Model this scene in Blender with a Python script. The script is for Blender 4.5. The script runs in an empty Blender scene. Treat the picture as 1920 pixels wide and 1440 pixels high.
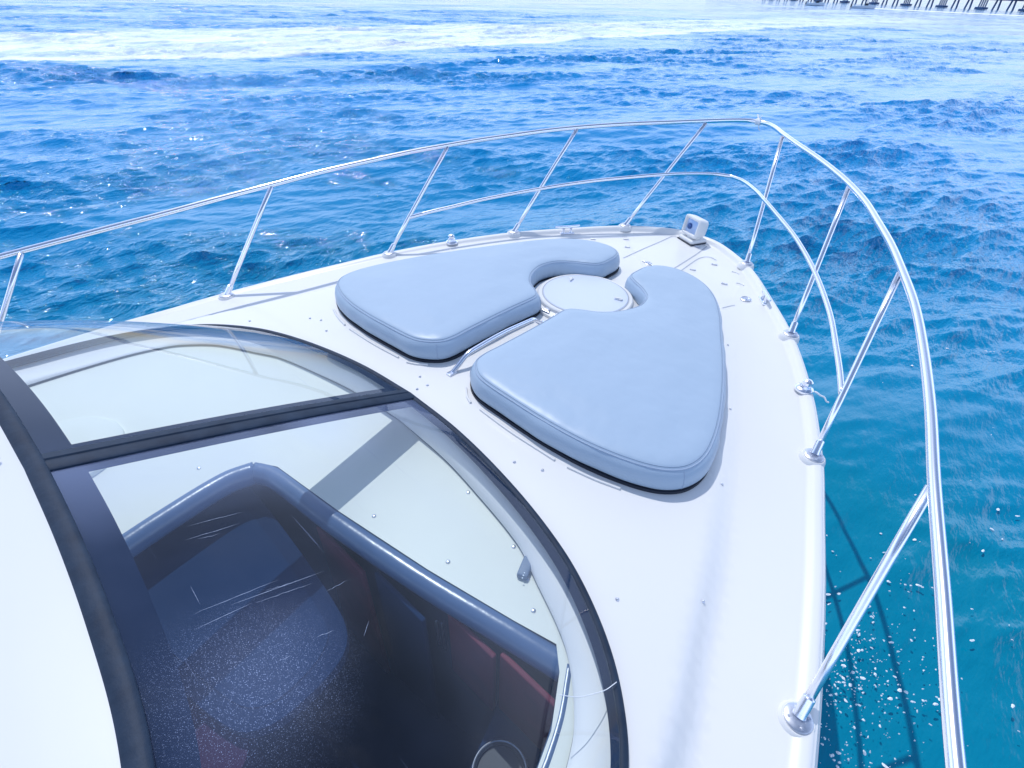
import bpy, math, random
import numpy as np
from mathutils import Vector, geometry
random.seed(4); rng = np.random.default_rng(7)
C = bpy.context.scene.collection
# ------------------------------------------------------------------ camera
CAM = (1.604, -2.523, 1.535); YAW, PIT, ROLL, FPX = -0.71513, 0.65567, 0.03426, 975.83
def basis():
    F = np.array([math.sin(YAW)*math.cos(PIT), math.cos(YAW)*math.cos(PIT), -math.sin(PIT)])
    R = np.array([math.cos(YAW), -math.sin(YAW), 0.0]); U = np.cross(R, F)
    c, s = math.cos(ROLL), math.sin(ROLL)
    return c*R+s*U, -s*R+c*U, F
from mathutils import Matrix
R_, U_, F_ = basis()
cd = bpy.data.cameras.new('camera'); cam = bpy.data.objects.new('camera', cd); C.objects.link(cam)
cam.matrix_world = Matrix(((R_[0], U_[0], -F_[0], CAM[0]), (R_[1], U_[1], -F_[1], CAM[1]), (R_[2], U_[2], -F_[2], CAM[2]), (0, 0, 0, 1)))
cd.sensor_fit = 'HORIZONTAL'; cd.sensor_width = 36; cd.lens = 36*FPX/1920; cd.clip_start = .02; cd.clip_end = 20000
bpy.context.scene.camera = cam
# ------------------------------------------------------------------ world, sun, exposure
SUN = Vector((-.50, .22, 1.0)).normalized()
EL = math.asin(SUN.z); AZ = math.atan2(SUN.x, SUN.y)
W = bpy.data.worlds.new('World'); bpy.context.scene.world = W; W.use_nodes = True
nt = W.node_tree; nt.nodes.clear(); N = nt.nodes.new; L = nt.links.new
out = N('ShaderNodeOutputWorld'); bg = N('ShaderNodeBackground'); bg.inputs[1].default_value = .15
sky = N('ShaderNodeTexSky'); sky.sky_type = 'NISHITA'; sky.sun_disc = False
sky.sun_elevation = EL; sky.sun_rotation = AZ; sky.air_density = 1.0; sky.dust_density = .5; sky.ozone_density = 3.0
tc = N('ShaderNodeTexCoord'); mp = N('ShaderNodeMapping'); mp.inputs['Scale'].default_value = (1.5, 1.5, 4.5)
cn = N('ShaderNodeTexNoise'); cn.inputs['Scale'].default_value = 1.7; cn.inputs['Detail'].default_value = 7; cn.inputs['Roughness'].default_value = .55
cr = N('ShaderNodeValToRGB'); cr.color_ramp.elements[0].position = .54; cr.color_ramp.elements[1].position = .76
cr.color_ramp.elements[0].color = (0, 0, 0, 1); cr.color_ramp.elements[1].color = (.75, .75, .75, 1)
mx = N('ShaderNodeMix'); mx.data_type = 'RGBA'; mx.inputs[7].default_value = (5.0, 5.8, 7.6, 1)
L(tc.outputs['Generated'], mp.inputs[0]); L(mp.outputs[0], cn.inputs[0]); L(cn.outputs[0], cr.inputs[0]); L(cr.outputs[0], mx.inputs[0])
L(sky.outputs[0], mx.inputs[6])
sx = N('ShaderNodeSeparateXYZ'); hm = N('ShaderNodeValToRGB'); hm.color_ramp.interpolation = 'EASE'; ce = hm.color_ramp.elements; ce[0].position = 0; ce[0].color = (.15,)*3+(1,); ce[1].position = .64; ce[1].color = (0, 0, 0, 1); e_ = ce.new(.14); e_.color = (.68,)*3+(1,); e_ = ce.new(.30); e_.color = (.85,)*3+(1,)
hx = N('ShaderNodeMix'); hx.data_type = 'RGBA'; hx.inputs[7].default_value = (8.6, 10.4, 14.6, 1)
L(tc.outputs['Generated'], sx.inputs[0]); L(sx.outputs[2], hm.inputs[0]); L(hm.outputs[0], hx.inputs[0]); L(mx.outputs[2], hx.inputs[6]); 
lo = N('ShaderNodeMapRange'); lo.inputs[1].default_value = -.01; lo.inputs[2].default_value = -.03; L(sx.outputs[2], lo.inputs[0])   # below the horizon: sea, not soil
lx = N('ShaderNodeMix'); lx.data_type = 'RGBA'; lx.inputs[7].default_value = (.5, 2.0, 3.8, 1); L(lo.outputs[0], lx.inputs[0]); L(hx.outputs[2], lx.inputs[6]); L(lx.outputs[2], bg.inputs[0])
L(bg.outputs[0], out.inputs[0])
sl = bpy.data.lights.new('sun', 'SUN'); sl.energy = 2.5; sl.angle = math.radians(.5); sl.color = (1, .985, .97)
so = bpy.data.objects.new('sun', sl); C.objects.link(so); so.rotation_euler = (-SUN).to_track_quat('-Z', 'Y').to_euler()
sc = bpy.context.scene
sc.view_settings.view_transform = 'Standard'; sc.view_settings.look = 'None'; sc.view_settings.exposure = 0.0; sc.view_settings.gamma = 1
sc.render.resolution_x, sc.render.resolution_y = 1024, 768

# ------------------------------------------------------------------ materials
def mat(name, col, rough=.4, metal=0, spec=.5, coat=0, bump=None, var=None, **kw):
    m = bpy.data.materials.new(name); m.use_nodes = True; t = m.node_tree; b = t.nodes['Principled BSDF']
    b.inputs['Base Color'].default_value = (*col, 1); b.inputs['Roughness'].default_value = rough
    b.inputs['Metallic'].default_value = metal; b.inputs['Specular IOR Level'].default_value = spec
    b.inputs['Coat Weight'].default_value = coat; b.inputs['Coat Roughness'].default_value = .08
    tcn = t.nodes.new('ShaderNodeTexCoord')
    if var:   # (scale, amount, second colour)
        n = t.nodes.new('ShaderNodeTexNoise'); n.inputs['Scale'].default_value = var[0]; n.inputs['Detail'].default_value = 6
        r = t.nodes.new('ShaderNodeMapRange'); r.inputs[1].default_value = .35; r.inputs[2].default_value = .7; r.inputs[4].default_value = var[1]
        x = t.nodes.new('ShaderNodeMix'); x.data_type = 'RGBA'; x.inputs[6].default_value = (*col, 1); x.inputs[7].default_value = (*var[2], 1)
        t.links.new(tcn.outputs['Object'], n.inputs[0]); t.links.new(n.outputs[0], r.inputs[0]); t.links.new(r.outputs[0], x.inputs[0])
        t.links.new(x.outputs[2], b.inputs['Base Color'])
        if kw.get('rvar'):
            r2 = t.nodes.new('ShaderNodeMapRange'); r2.inputs[3].default_value = rough; r2.inputs[4].default_value = rough+kw['rvar']
            t.links.new(n.outputs[0], r2.inputs[0]); t.links.new(r2.outputs[0], b.inputs['Roughness'])
    if bump:  # (scale, strength, distance)
        n = t.nodes.new('ShaderNodeTexNoise'); n.inputs['Scale'].default_value = bump[0]; n.inputs['Detail'].default_value = 4
        bb = t.nodes.new('ShaderNodeBump'); bb.inputs['Strength'].default_value = bump[1]; bb.inputs['Distance'].default_value = bump[2]
        t.links.new(tcn.outputs['Object'], n.inputs[0]); t.links.new(n.outputs[0], bb.inputs['Height']); t.links.new(bb.outputs[0], b.inputs['Normal'])
    if kw.get('bump2'):
        b2 = kw['bump2']; n = t.nodes.new('ShaderNodeTexNoise'); n.inputs['Scale'].default_value = b2[0]; n.inputs['Detail'].default_value = 2
        bb2 = t.nodes.new('ShaderNodeBump'); bb2.inputs['Strength'].default_value = b2[1]; bb2.inputs['Distance'].default_value = b2[2]
        t.links.new(tcn.outputs['Object'], n.inputs[0]); t.links.new(n.outputs[0], bb2.inputs['Height']); t.links.new(bb.outputs[0], bb2.inputs['Normal']); t.links.new(bb2.outputs[0], b.inputs['Normal'])
    return m
GEL = mat('white_gelcoat', (.735, .735, .725), .32, coat=.25, var=(1.6, .25, (.67, .70, .75)), bump=(3, .12, .01), rvar=.2)
LID = mat('hatch_acrylic', (.60, .66, .78), .4, var=(8, .15, (.64, .69, .80)))
ROOF = mat('dimmed_roof_gelcoat', (.66, .67, .69), .4, var=(1.2, .4, (.62, .645, .69)), bump=(3, .12, .01))  # gelcoat copy darkened to offset the roof's bright reflection
VINYL = mat('blue_grey_vinyl', (.345, .45, .57), .40, spec=.4, bump=(380, .25, .0006), bump2=(6.5, .35, .02), var=(2.2, .35, (.37, .475, .60)))
PIPING = mat('vinyl_piping', (.33, .42, .55), .5)
GAP = mat('gap_shadow_black', (.012, .018, .035), .7)
STEEL = mat('polished_steel', (.88, .90, .97), .22, metal=1, bump=(90, .05, .001))
STEEL2 = mat('dull_steel', (.66, .69, .76), .4, metal=1, var=(60, .5, (.35, .37, .42)))
RUBBER = mat('black_rubber', (.006, .018, .042), .62, spec=.3, bump=(60, .35, .004), var=(14, .6, (.022, .045, .085)))
FRIT = mat('dark_frit', (.002, .014, .045), .9, spec=0)
DASH = mat('cream_dash', (.76, .77, .69), .5, bump=(200, .1, .001), var=(5, .3, (.70, .71, .65)))
COAM = mat('pale_coaming', (.78, .77, .76), .5, var=(6, .4, (.70, .70, .74)))
PAD = mat('blue_padding', (.075, .14, .27), .28, spec=.7, bump=(12, .2, .01))
NAVY = mat('shaded_navy_panel', (.006, .024, .075), .9, spec=.08, bump=(7, .2, .01), var=(3, .7, (.012, .028, .075)))  # albedo lowered so the cabin's shade sits in the colour
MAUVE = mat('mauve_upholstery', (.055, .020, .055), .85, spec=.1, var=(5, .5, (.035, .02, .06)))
NAVY2 = mat('shaded_blue_panel', (.008, .030, .090), .9, spec=.08, bump=(30, .1, .003), var=(2, .5, (.007, .028, .08)))  # dark blue likewise carries the cabin shade
FLOOR = mat('cabin_carpet', (.010, .022, .06), .9, spec=.05, var=(4, .7, (.008, .014, .04)))  # floor colour with the well's shade built in
WOOD = mat('maroon_wood', (.16, .030, .050), .6, spec=.2, var=(9, .6, (.08, .018, .035)))
GREYP = mat('grey_plastic', (.16, .22, .32), .5)
MARK = mat('grey_seam', (.42, .46, .52), .6)
FOAM = mat('foam_white', (.82, .87, .92), .7)
CONC = mat('hazed_concrete', (.06, .15, .32), .8, var=(.4, .5, (.07, .15, .30)))  # distance haze mixed into the concrete's blue
LENS = mat('lamp_lens', (.46, .60, .85), .08, metal=.3, spec=.8)
BULB = mat('lamp_bulb', (.04, .10, .28), .15, metal=.4)
CLOTH = mat('white_cloth', (.75, .78, .82), .9)
DARKB = mat('dark_trim', (.02, .03, .05), .5)
SCR = mat('scratch_white', (.35, .43, .60), .8)
SHORE = mat('shore_green', (.05, .12, .22), .9)

# ------------------------------------------------------------------ helpers
def catmull(P, n, closed=False):
    P = np.array(P, float); m = len(P)
    if closed: idx = np.arange(m+1) % m; Q = P[idx]
    else: Q = P
    d = np.r_[0, np.cumsum(np.linalg.norm(np.diff(Q, axis=0), axis=1))]
    t = np.linspace(0, d[-1], n, endpoint=not closed); res = []
    for u in t:
        k = min(np.searchsorted(d, u, 'right')-1, len(d)-2); f = (u-d[k])/max(d[k+1]-d[k], 1e-9)
        if closed: p0, p1, p2, p3 = P[(k-1) % m], P[k % m], P[(k+1) % m], P[(k+2) % m]
        else: p0, p1, p2, p3 = Q[max(k-1, 0)], Q[k], Q[k+1], Q[min(k+2, len(Q)-1)]
        dk = max(d[k+1]-d[k], 1e-9)
        l0 = max(np.linalg.norm(p1-p0), 1e-6); l2 = max(np.linalg.norm(p3-p2), 1e-6)
        t1 = (p2-p0)/(l0+dk)*dk if l0 > 1e-5 else (p2-p1); t2 = (p3-p1)/(dk+l2)*dk if l2 > 1e-5 else (p2-p1)
        f2, f3 = f*f, f**3
        res.append((2*f3-3*f2+1)*p1+(f3-2*f2+f)*t1+(-2*f3+3*f2)*p2+(f3-f2)*t2)
    return np.array(res)
class MB:
    def __init__(s): s.v = []; s.f = []
    def add(s, v, f):
        o = len(s.v); s.v += [tuple(map(float, p)) for p in v]; s.f += [tuple(i+o for i in q) for q in f]; return s
    def tube(s, path, r, n=12, caps=True, flat=1.0):
        P = np.array(path, float); m = len(P); T = np.gradient(P, axis=0); T /= np.linalg.norm(T, axis=1)[:, None]+1e-12
        ref = np.array([0, 0, 1.]) if abs(T[0][2]) < .9 else np.array([1., 0, 0]); V = []
        rr = r if hasattr(r, '__len__') else [r]*m
        a = np.cross(T[0], ref); a /= np.linalg.norm(a)
        for i in range(m):
            a = a-T[i]*(a@T[i]); a /= np.linalg.norm(a)+1e-12; b = np.cross(T[i], a)
            for k in range(n):
                th = 2*math.pi*k/n; V.append(P[i]+rr[i]*(math.cos(th)*a+math.sin(th)*b*flat))
        Fs = [(i*n+k, i*n+(k+1) % n, (i+1)*n+(k+1) % n, (i+1)*n+k) for i in range(m-1) for k in range(n)]
        if caps: Fs += [tuple(range(n-1, -1, -1)), tuple((m-1)*n+k for k in range(n))]
        return s.add(V, Fs)
    def lathe(s, prof, c=(0, 0, 0), ax=(0, 0, 1), n=24):
        ax = Vector(ax).normalized(); q = ax.to_track_quat('Z', 'Y'); V = []; m = len(prof)
        for r, h in prof:
            for k in range(n):
                th = 2*math.pi*k/n; V.append(Vector(c)+q @ Vector((r*math.cos(th), r*math.sin(th), h)))
        Fs = [(i*n+k, i*n+(k+1) % n, (i+1)*n+(k+1) % n, (i+1)*n+k) for i in range(m-1) for k in range(n)]
        if prof[0][0] > 1e-6: Fs.append(tuple(range(n-1, -1, -1)))
        if prof[-1][0] > 1e-6: Fs.append(tuple((m-1)*n+k for k in range(n)))
        return s.add(V, Fs)
    def rbox(s, c, size, r=.01, ax=None, seg=4):   # rounded box, ax: 3 columns
        A = np.eye(3) if ax is None else np.array(ax).T; hx, hy, hz = [q/2 for q in size]; r = min(r, hx, hy, hz)*.999
        prof = []
        for k in range(seg+1):
            a = -math.pi/2+math.pi/2*k/seg; prof.append((r*math.cos(a), -hz+r+r*math.sin(a)))
        for k in range(seg+1):
            a = math.pi/2*k/seg; prof.append((r*math.cos(a), hz-r+r*math.sin(a)))
        V = []
        for rr, z in prof:
            for qx, qy, a0 in ((1, 1, 0), (-1, 1, 90), (-1, -1, 180), (1, -1, 270)):
                for k in range(seg+1):
                    a = math.radians(a0+90*k/seg); V.append(A @ np.array([qx*(hx-r)+rr*math.cos(a), qy*(hy-r)+rr*math.sin(a), z])+np.array(c))
        n = 4*(seg+1); m = len(prof)
        Fs = [(i*n+k, i*n+(k+1) % n, (i+1)*n+(k+1) % n, (i+1)*n+k) for i in range(m-1) for k in range(n)]+[tuple(range(n-1, -1, -1)), tuple((m-1)*n+k for k in range(n))]
        return s.add(V, Fs)
    def grid(s, V, nu, nv, closed=False):
        Fs = [(i*nv+j, i*nv+(j+1) % nv, ((i+1))*nv+(j+1) % nv, (i+1)*nv+j) for i in range(nu-1) for j in range(nv if closed else nv-1)]
        return s.add(V, Fs)
    def build(s, name, m, parent=None, smooth=True, sharp=35):
        me = bpy.data.meshes.new(name); me.from_pydata(s.v, [], s.f); me.materials.append(m); me.validate()
        o = bpy.data.objects.new(name, me); C.objects.link(o)
        if smooth:
            me.polygons.foreach_set('use_smooth', [True]*len(me.polygons))
            if sharp: me.set_sharp_from_angle(angle=math.radians(sharp))
        if parent: o.parent = parent
        return o
def tag(o, label=None, cat=None, group=None, kind=None):
    if label: o['label'] = label
    if cat: o['category'] = cat
    if group: o['group'] = group
    if kind: o['kind'] = kind
    return o
def pip(P, poly):   # points in polygon
    P = np.asarray(P); x, y = P[:, 0], P[:, 1]; ins = np.zeros(len(P), bool); n = len(poly); j = n-1
    for i in range(n):
        xi, yi = poly[i]; xj, yj = poly[j]
        c = ((yi > y) != (yj > y)); ins ^= c & (x < (xj-xi)*(y-yi)/((yj-yi) if yj != yi else 1e-12)+xi); j = i
    return ins
def dist(P, line, closed=False):
    P = np.asarray(P, float)[:, :2]; A = np.asarray(line, float)[:, :2]
    B = np.roll(A, -1, 0) if closed else A[1:]; A = A if closed else A[:-1]; best = np.full(len(P), 1e9)
    for a, b in zip(A, B):
        ab = b-a; t = np.clip(((P-a) @ ab)/(ab @ ab+1e-12), 0, 1); best = np.minimum(best, np.linalg.norm(P-(a+t[:, None]*ab), axis=1))
    return best
def fill(loop, holes, sp, zf, extra=None):
    loop = np.array(loop)[:, :2]; holes = [np.array(h)[:, :2] for h in holes]
    lo, hi = loop.min(0), loop.max(0); gx, gy = np.meshgrid(np.arange(lo[0], hi[0], sp), np.arange(lo[1], hi[1], sp*.87))
    gx = gx+(np.arange(gx.shape[0]) % 2)[:, None]*sp/2; G = np.stack([gx.ravel(), gy.ravel()], 1)
    ok = pip(G, loop) & (dist(G, loop, True) > sp*.5)
    for h in holes: ok &= ~pip(G, h) & (dist(G, h, True) > sp*.5)
    G = G[ok]
    if extra is not None: G = np.vstack([G, extra])
    pts = [Vector(p) for p in loop]; edges = [(i, (i+1) % len(loop)) for i in range(len(loop))]
    for h in holes:
        o = len(pts); pts += [Vector(p) for p in h]; edges += [(o+i, o+(i+1) % len(h)) for i in range(len(h))]
    pts += [Vector(p) for p in G]
    v, e, f, *_ = geometry.delaunay_2d_cdt(pts, edges, [], 0, 1e-6)
    V = np.array([tuple(q) for q in v]); Fa = [tuple(t) for t in f]; cen = np.array([V[list(t)].mean(0) for t in Fa])
    ok = pip(cen, loop)
    for h in holes: ok &= ~pip(cen, h)
    Fa = [t for t, k in zip(Fa, ok) if k]; z = zf(V)
    return np.c_[V, z], Fa

# ------------------------------------------------------------------ sea
WZ = -1.6
def build_sea():
    a0 = YAW; dense = np.linspace(a0-.92, a0+1.22, 1250); coarse = np.linspace(a0+1.22, a0-.92+2*math.pi, 92)[1:-1]
    ang = np.r_[dense, coarse]; r = [1.0]
    while r[-1] < 9000: r.append(r[-1]*(1.0046 if r[-1] < 90 else 1.02 if r[-1] < 600 else 1.12))
    r = np.array(r); A, Rr = np.meshgrid(ang, r); X = CAM[0]+Rr*np.sin(A); Y = CAM[1]+Rr*np.cos(A)
    Z = np.full_like(X, 0.0); DX = np.zeros_like(X); DY = np.zeros_like(X)
    spac = np.maximum(np.gradient(r)[:, None]*1.0, r[:, None]*.0018*np.ones_like(A))
    g = np.random.default_rng(11); n = 130; lam = np.exp(np.linspace(math.log(.13), math.log(13), n))*np.exp(g.normal(0, .02, n))
    main = math.radians(-32)
    G = np.full_like(X, .62)
    for gl, ga in ((3.1, .16), (4.7, .22), (6.3, .22), (9.5, .25), (14, .25), (23, .2)):
        for q in range(2):
            gt = main+g.normal(0, .35); G += ga*np.sin(2*math.pi/gl*(X*math.cos(gt)+Y*math.sin(gt))+.9*np.sin(2*math.pi/(gl*2.3)*(-X*math.sin(gt)+Y*math.cos(gt))+g.uniform(0, 6))+g.uniform(0, 6))
    G = np.clip(G*.8+.34, .30, 1.9)*(.42+.58*np.clip((np.hypot(X-1.2, Y+1.0)-1.5)/6.5, 0, 1))
    for l in lam:
        spread = .40 if l < 1 else .28; th = main+g.normal(0, spread); k = 2*math.pi/l
        slope = .068 if l < .8 else .029 if l < 1.6 else .024 if l < 3 else .012 if l < 7 else .008
        slope *= .8 if l < .35 else 1
        a = slope/k; fade = np.clip(l/(spac*1.7)-.6, 0, 1)
        # gusts: patches where the short waves are stronger
        ph = k*(X*math.cos(th)+Y*math.sin(th))+g.uniform(0, 6.28)
        if l < 2.6: fade = fade*G
        s_, c_ = np.sin(ph), np.cos(ph)
        Z += a*fade*s_; DX += .8*a*fade*math.cos(th)*c_; DY += .8*a*fade*math.sin(th)*c_
    X2 = X+DX; Y2 = Y+DY
    ctr = (CAM[0], CAM[1], WZ)
    V = np.stack([X2, Y2, WZ+Z], -1).reshape(-1, 3); nr, na = X.shape
    i = np.arange(nr-1)[:, None]; j = np.arange(na)[None, :]; jn = (j+1) % na
    Fq = np.stack([i*na+j, (i+1)*na+j, (i+1)*na+jn, i*na+jn], -1).reshape(-1, 4)
    me = bpy.data.meshes.new('water'); me.vertices.add(len(V)); me.vertices.foreach_set('co', V.ravel())
    me.loops.add(Fq.size); me.loops.foreach_set('vertex_index', Fq[:, ::-1].ravel().astype(np.int32)); me.polygons.add(len(Fq))
    me.polygons.foreach_set('loop_start', np.arange(0, Fq.size, 4, dtype=np.int32)); me.update(calc_edges=True)
    me.polygons.foreach_set('use_smooth', [True]*len(Fq))
    # distance beyond which bump can no longer be resolved
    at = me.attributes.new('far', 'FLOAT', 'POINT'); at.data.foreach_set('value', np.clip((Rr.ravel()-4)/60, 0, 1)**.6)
    at = me.attributes.new('gust', 'FLOAT', 'POINT'); at.data.foreach_set('value', G.ravel())
    # foam of the long wake crossing the view, a slick band of churned water
    wt = np.array([(-70, -120), (-52, -30), (-45.5, 4.6), (-43.7, 20.2), (-39.7, 43), (-33, 106), (-10, 250)]); wb = np.array([(-45, -120), (-33, -30), (-30.5, 1.9), (-26.9, 11.5), (-25, 29), (-24.4, 51), (-19, 112), (0, 250)])
    xt = np.interp(Y, wt[:, 1], wt[:, 0]); xb = np.interp(Y, wb[:, 1], wb[:, 0]); w = (X-xt)/(xb-xt)
    band = np.clip(w/.05, 0, 1)*np.clip((1-w)/.04, 0, 1); lenf = np.clip((170-Y)/130, 0, 1)
    at = me.attributes.new('wake', 'FLOAT', 'POINT'); at.data.foreach_set('value', (band*lenf).ravel())
    # the band's near rim and a thin old wake far off
    rim = np.exp(-((w-.93)/.06)**2)*lenf
    at = me.attributes.new('rim', 'FLOAT', 'POINT'); at.data.foreach_set('value', rim.ravel())
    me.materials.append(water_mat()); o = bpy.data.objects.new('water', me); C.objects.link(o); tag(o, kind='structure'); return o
def water_mat():
    m = bpy.data.materials.new('sea_water'); m.use_nodes = True; t = m.node_tree; b = t.nodes['Principled BSDF']; n = t.nodes.new; l = t.links.new
    far = n('ShaderNodeAttribute'); far.attribute_name = 'far'; wk = n('ShaderNodeAttribute'); wk.attribute_name = 'wake'; rm = n('ShaderNodeAttribute'); rm.attribute_name = 'rim'
    tc = n('ShaderNodeTexCoord')
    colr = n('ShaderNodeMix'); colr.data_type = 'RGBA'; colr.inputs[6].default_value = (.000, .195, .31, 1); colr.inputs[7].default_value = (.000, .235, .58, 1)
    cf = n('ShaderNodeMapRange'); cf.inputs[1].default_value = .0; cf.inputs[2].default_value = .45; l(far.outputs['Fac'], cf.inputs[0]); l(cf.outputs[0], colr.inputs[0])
    # foam pattern
    mp = n('ShaderNodeMapping'); mp.inputs['Rotation'].default_value = (0, 0, math.radians(-12)); mp.inputs['Scale'].default_value = (1.3, .35, 1)
    l(tc.outputs['Object'], mp.inputs[0])
    fn = n('ShaderNodeTexNoise'); fn.inputs['Scale'].default_value = .55; fn.inputs['Detail'].default_value = 9; fn.inputs['Roughness'].default_value = .68; fn.inputs['Distortion'].default_value = .6; l(mp.outputs[0], fn.inputs[0])
    ad = n('ShaderNodeMath'); ad.operation = 'MULTIPLY_ADD'; l(rm.outputs['Fac'], ad.inputs[0]); ad.inputs[1].default_value = .13; l(fn.outputs[0], ad.inputs[2])
    fr = n('ShaderNodeMapRange'); fr.inputs[1].default_value = .44; fr.inputs[2].default_value = .58; l(ad.outputs[0], fr.inputs[0])
    fm = n('ShaderNodeMath'); fm.operation = 'MULTIPLY_ADD'; l(fr.outputs[0], fm.inputs[0]); fm.inputs[1].default_value = .58; fm.inputs[2].default_value = .50
    f2 = n('ShaderNodeMath'); f2.operation = 'MULTIPLY'; f2.use_clamp = True; l(fm.outputs[0], f2.inputs[0]); l(wk.outputs['Fac'], f2.inputs[1])
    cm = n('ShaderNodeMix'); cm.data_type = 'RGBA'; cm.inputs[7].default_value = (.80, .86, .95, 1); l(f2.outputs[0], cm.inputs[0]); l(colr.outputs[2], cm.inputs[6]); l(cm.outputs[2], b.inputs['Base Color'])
    # ripples
    mr = n('ShaderNodeMapping'); mr.inputs['Rotation'].default_value = (0, 0, math.radians(32)); mr.inputs['Scale'].default_value = (1.0, .38, 1); l(tc.outputs['Object'], mr.inputs[0])
    n1 = n('ShaderNodeTexNoise'); n1.inputs['Scale'].default_value = 11; n1.inputs['Detail'].default_value = 3; n1.inputs['Roughness'].default_value = .55; l(mr.outputs[0], n1.inputs[0])
    n2 = n('ShaderNodeTexNoise'); n2.inputs['Scale'].default_value = 1.6; n2.inputs['Detail'].default_value = 6; l(mr.outputs[0], n2.inputs[0])
    b1 = n('ShaderNodeBump'); b1.inputs['Distance'].default_value = .085; b1.inputs['Strength'].default_value = .8; l(n1.outputs[0], b1.inputs['Height'])
    b2 = n('ShaderNodeBump'); b2.inputs['Distance'].default_value = .18; b2.inputs['Strength'].default_value = .6; l(n2.outputs[0], b2.inputs['Height']); l(b2.outputs[0], b1.inputs['Normal'])
    gu = n('ShaderNodeAttribute'); gu.attribute_name = 'gust'
    for bb, k_ in ((b1, .60), (b2, .80)):
        mm = n('ShaderNodeMath'); mm.operation = 'MULTIPLY'; mm.inputs[1].default_value = k_; l(gu.outputs['Fac'], mm.inputs[0]); l(mm.outputs[0], bb.inputs['Strength'])
    l(b1.outputs[0], b.inputs['Normal'])
    rr = n('ShaderNodeMapRange'); rr.inputs[3].default_value = .03; rr.inputs[4].default_value = .075; l(far.outputs['Fac'], rr.inputs[0]); l(rr.outputs[0], b.inputs['Roughness'])
    b.inputs['Subsurface Weight'].default_value = .0; b.inputs['Subsurface Radius'].default_value = (.3, .6, .8); b.inputs['Subsurface Scale'].default_value = .8
    b.inputs['IOR'].default_value = 1.333; b.inputs['Specular IOR Level'].default_value = .5
    return m
build_sea()
def flecks():
    mb = MB(); g = np.random.default_rng(5)
    def blob(x, y, s, el, th, k=9):
        ph = g.uniform(0, 6.28, 3); V = [(x, y, WZ+.026)]
        ca, sa = math.cos(th), math.sin(th)
        for i in range(k):
            a = 2*math.pi*i/k; r = s*(1+.22*math.sin(2*a+ph[0])+.12*math.sin(3*a+ph[1]))
            u, v = r*math.cos(a)*el, r*math.sin(a); V.append((x+ca*u-sa*v, y+sa*u+ca*v, WZ+.018))
        mb.add(V, [(0, 1+i, 1+(i+1) % k) for i in range(k)])
    hull = [(2.0, -3), (1.75, -1.2), (1.35, -.2), (.7, .8), (0, 1.5), (-.7, .8), (-1.35, -.2), (-1.75, -1.2), (-2.0, -3)]
    P = []
    for _ in range(420): P.append((2.12+abs(g.normal(0, .24)), g.normal(-.22, .34), abs(g.normal(0, .0030))+.0009, g.uniform(1, 1.8)))
    for _ in range(150): P.append((g.uniform(1.5, 6.5), g.uniform(-1.5, 5), g.exponential(.004)+.0025, g.uniform(1.3, 3.5)))
    for _ in range(260): P.append((1.35+g.exponential(.55)+.25*(0), g.uniform(-.8, 2.2), g.exponential(.003)+.002, g.uniform(1, 2)))
    for x, y, s, e in P:
        if pip(np.array([(x, y)]), hull)[0]: continue
        blob(x, y, min(s, .0095), e, math.radians(50)+g.normal(0, .5))
    for _ in range(12):   # clustered streaks of foam
        cx, cy = g.uniform(2, 6), g.uniform(-1, 5)
        for k in range(9): blob(cx+.035*k+g.normal(0, .01), cy+.025*k+g.normal(0, .01), g.exponential(.003)+.002, 1.8, .6)
    o = mb.build('foam_flecks', FOAM); tag(o, 'white foam flecks floating on the teal water beside the hull', 'sea foam', kind='stuff')
flecks()

# ------------------------------------------------------------------ the motor boat
boat = bpy.data.objects.new('motor_boat', None); C.objects.link(boat)
tag(boat, 'white motor boat with steel bow rail, raked windshield and round foredeck hatch', 'boat')
def part(mb, name, m, parent=None, **k): return mb.build(name, m, parent or boat, **k)
HALF = [(0, 1.58), (.16, 1.56), (.33, 1.47), (.57, 1.275), (.85, .93), (1.125, .55), (1.385, .08), (1.575, -.37), (1.665, -.64), (1.765, -.95), (1.865, -1.3), (1.935, -1.58), (1.985, -1.8), (2.05, -2.05), (2.12, -2.5), (2.17, -3.0), (2.22, -4.0), (2.24, -5.2)]
Sh = catmull(HALF, 150)
EDGE = np.vstack([Sh[::-1]*[-1, 1], Sh[1:]])      # port aft -> bow -> starboard aft
def z_edge(y): return np.interp(y, [-5.2, -2.2, -1.47, -.37, .55, 1.29, 1.6], [-.34, -.205, -.157, -.098, -.062, -.044, -.040])
WB = np.array([(0, -1.41), (.35, -1.43), (.72, -1.49), (1.03, -1.575), (1.24, -1.675), (1.41, -1.80), (1.54, -1.96), (1.64, -2.2), (1.70, -2.55), (1.74, -3.0), (1.76, -3.6)])
WT = np.array([(0, -2.645, .46), (.33, -2.652, .46), (.62, -2.668, .459), (.88, -2.695, .456), (1.05, -2.74, .45), (1.17, -2.82, .44), (1.27, -2.95, .43), (1.35, -3.15, .42), (1.41, -3.4, .41), (1.45, -3.7, .40), (1.48, -4.2, .39)])
def smooth(a, b, x): t = np.clip((x-a)/(b-a), 0, 1); return t*t*(3-2*t)
def z_trunk(x, y): return -.052-.0237*y-.035*x*x
TR = [(0.2, 1.15), (.42, 1.02), (.63, .77), (.87, .27), (1.01, -.03), (1.185, -.45), (1.31, -.79), (1.45, -1.18), (1.54, -1.49), (1.61, -1.7), (1.68, -2.0), (1.78, -2.6), (1.84, -3.4), (1.87, -5.2)]
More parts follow.
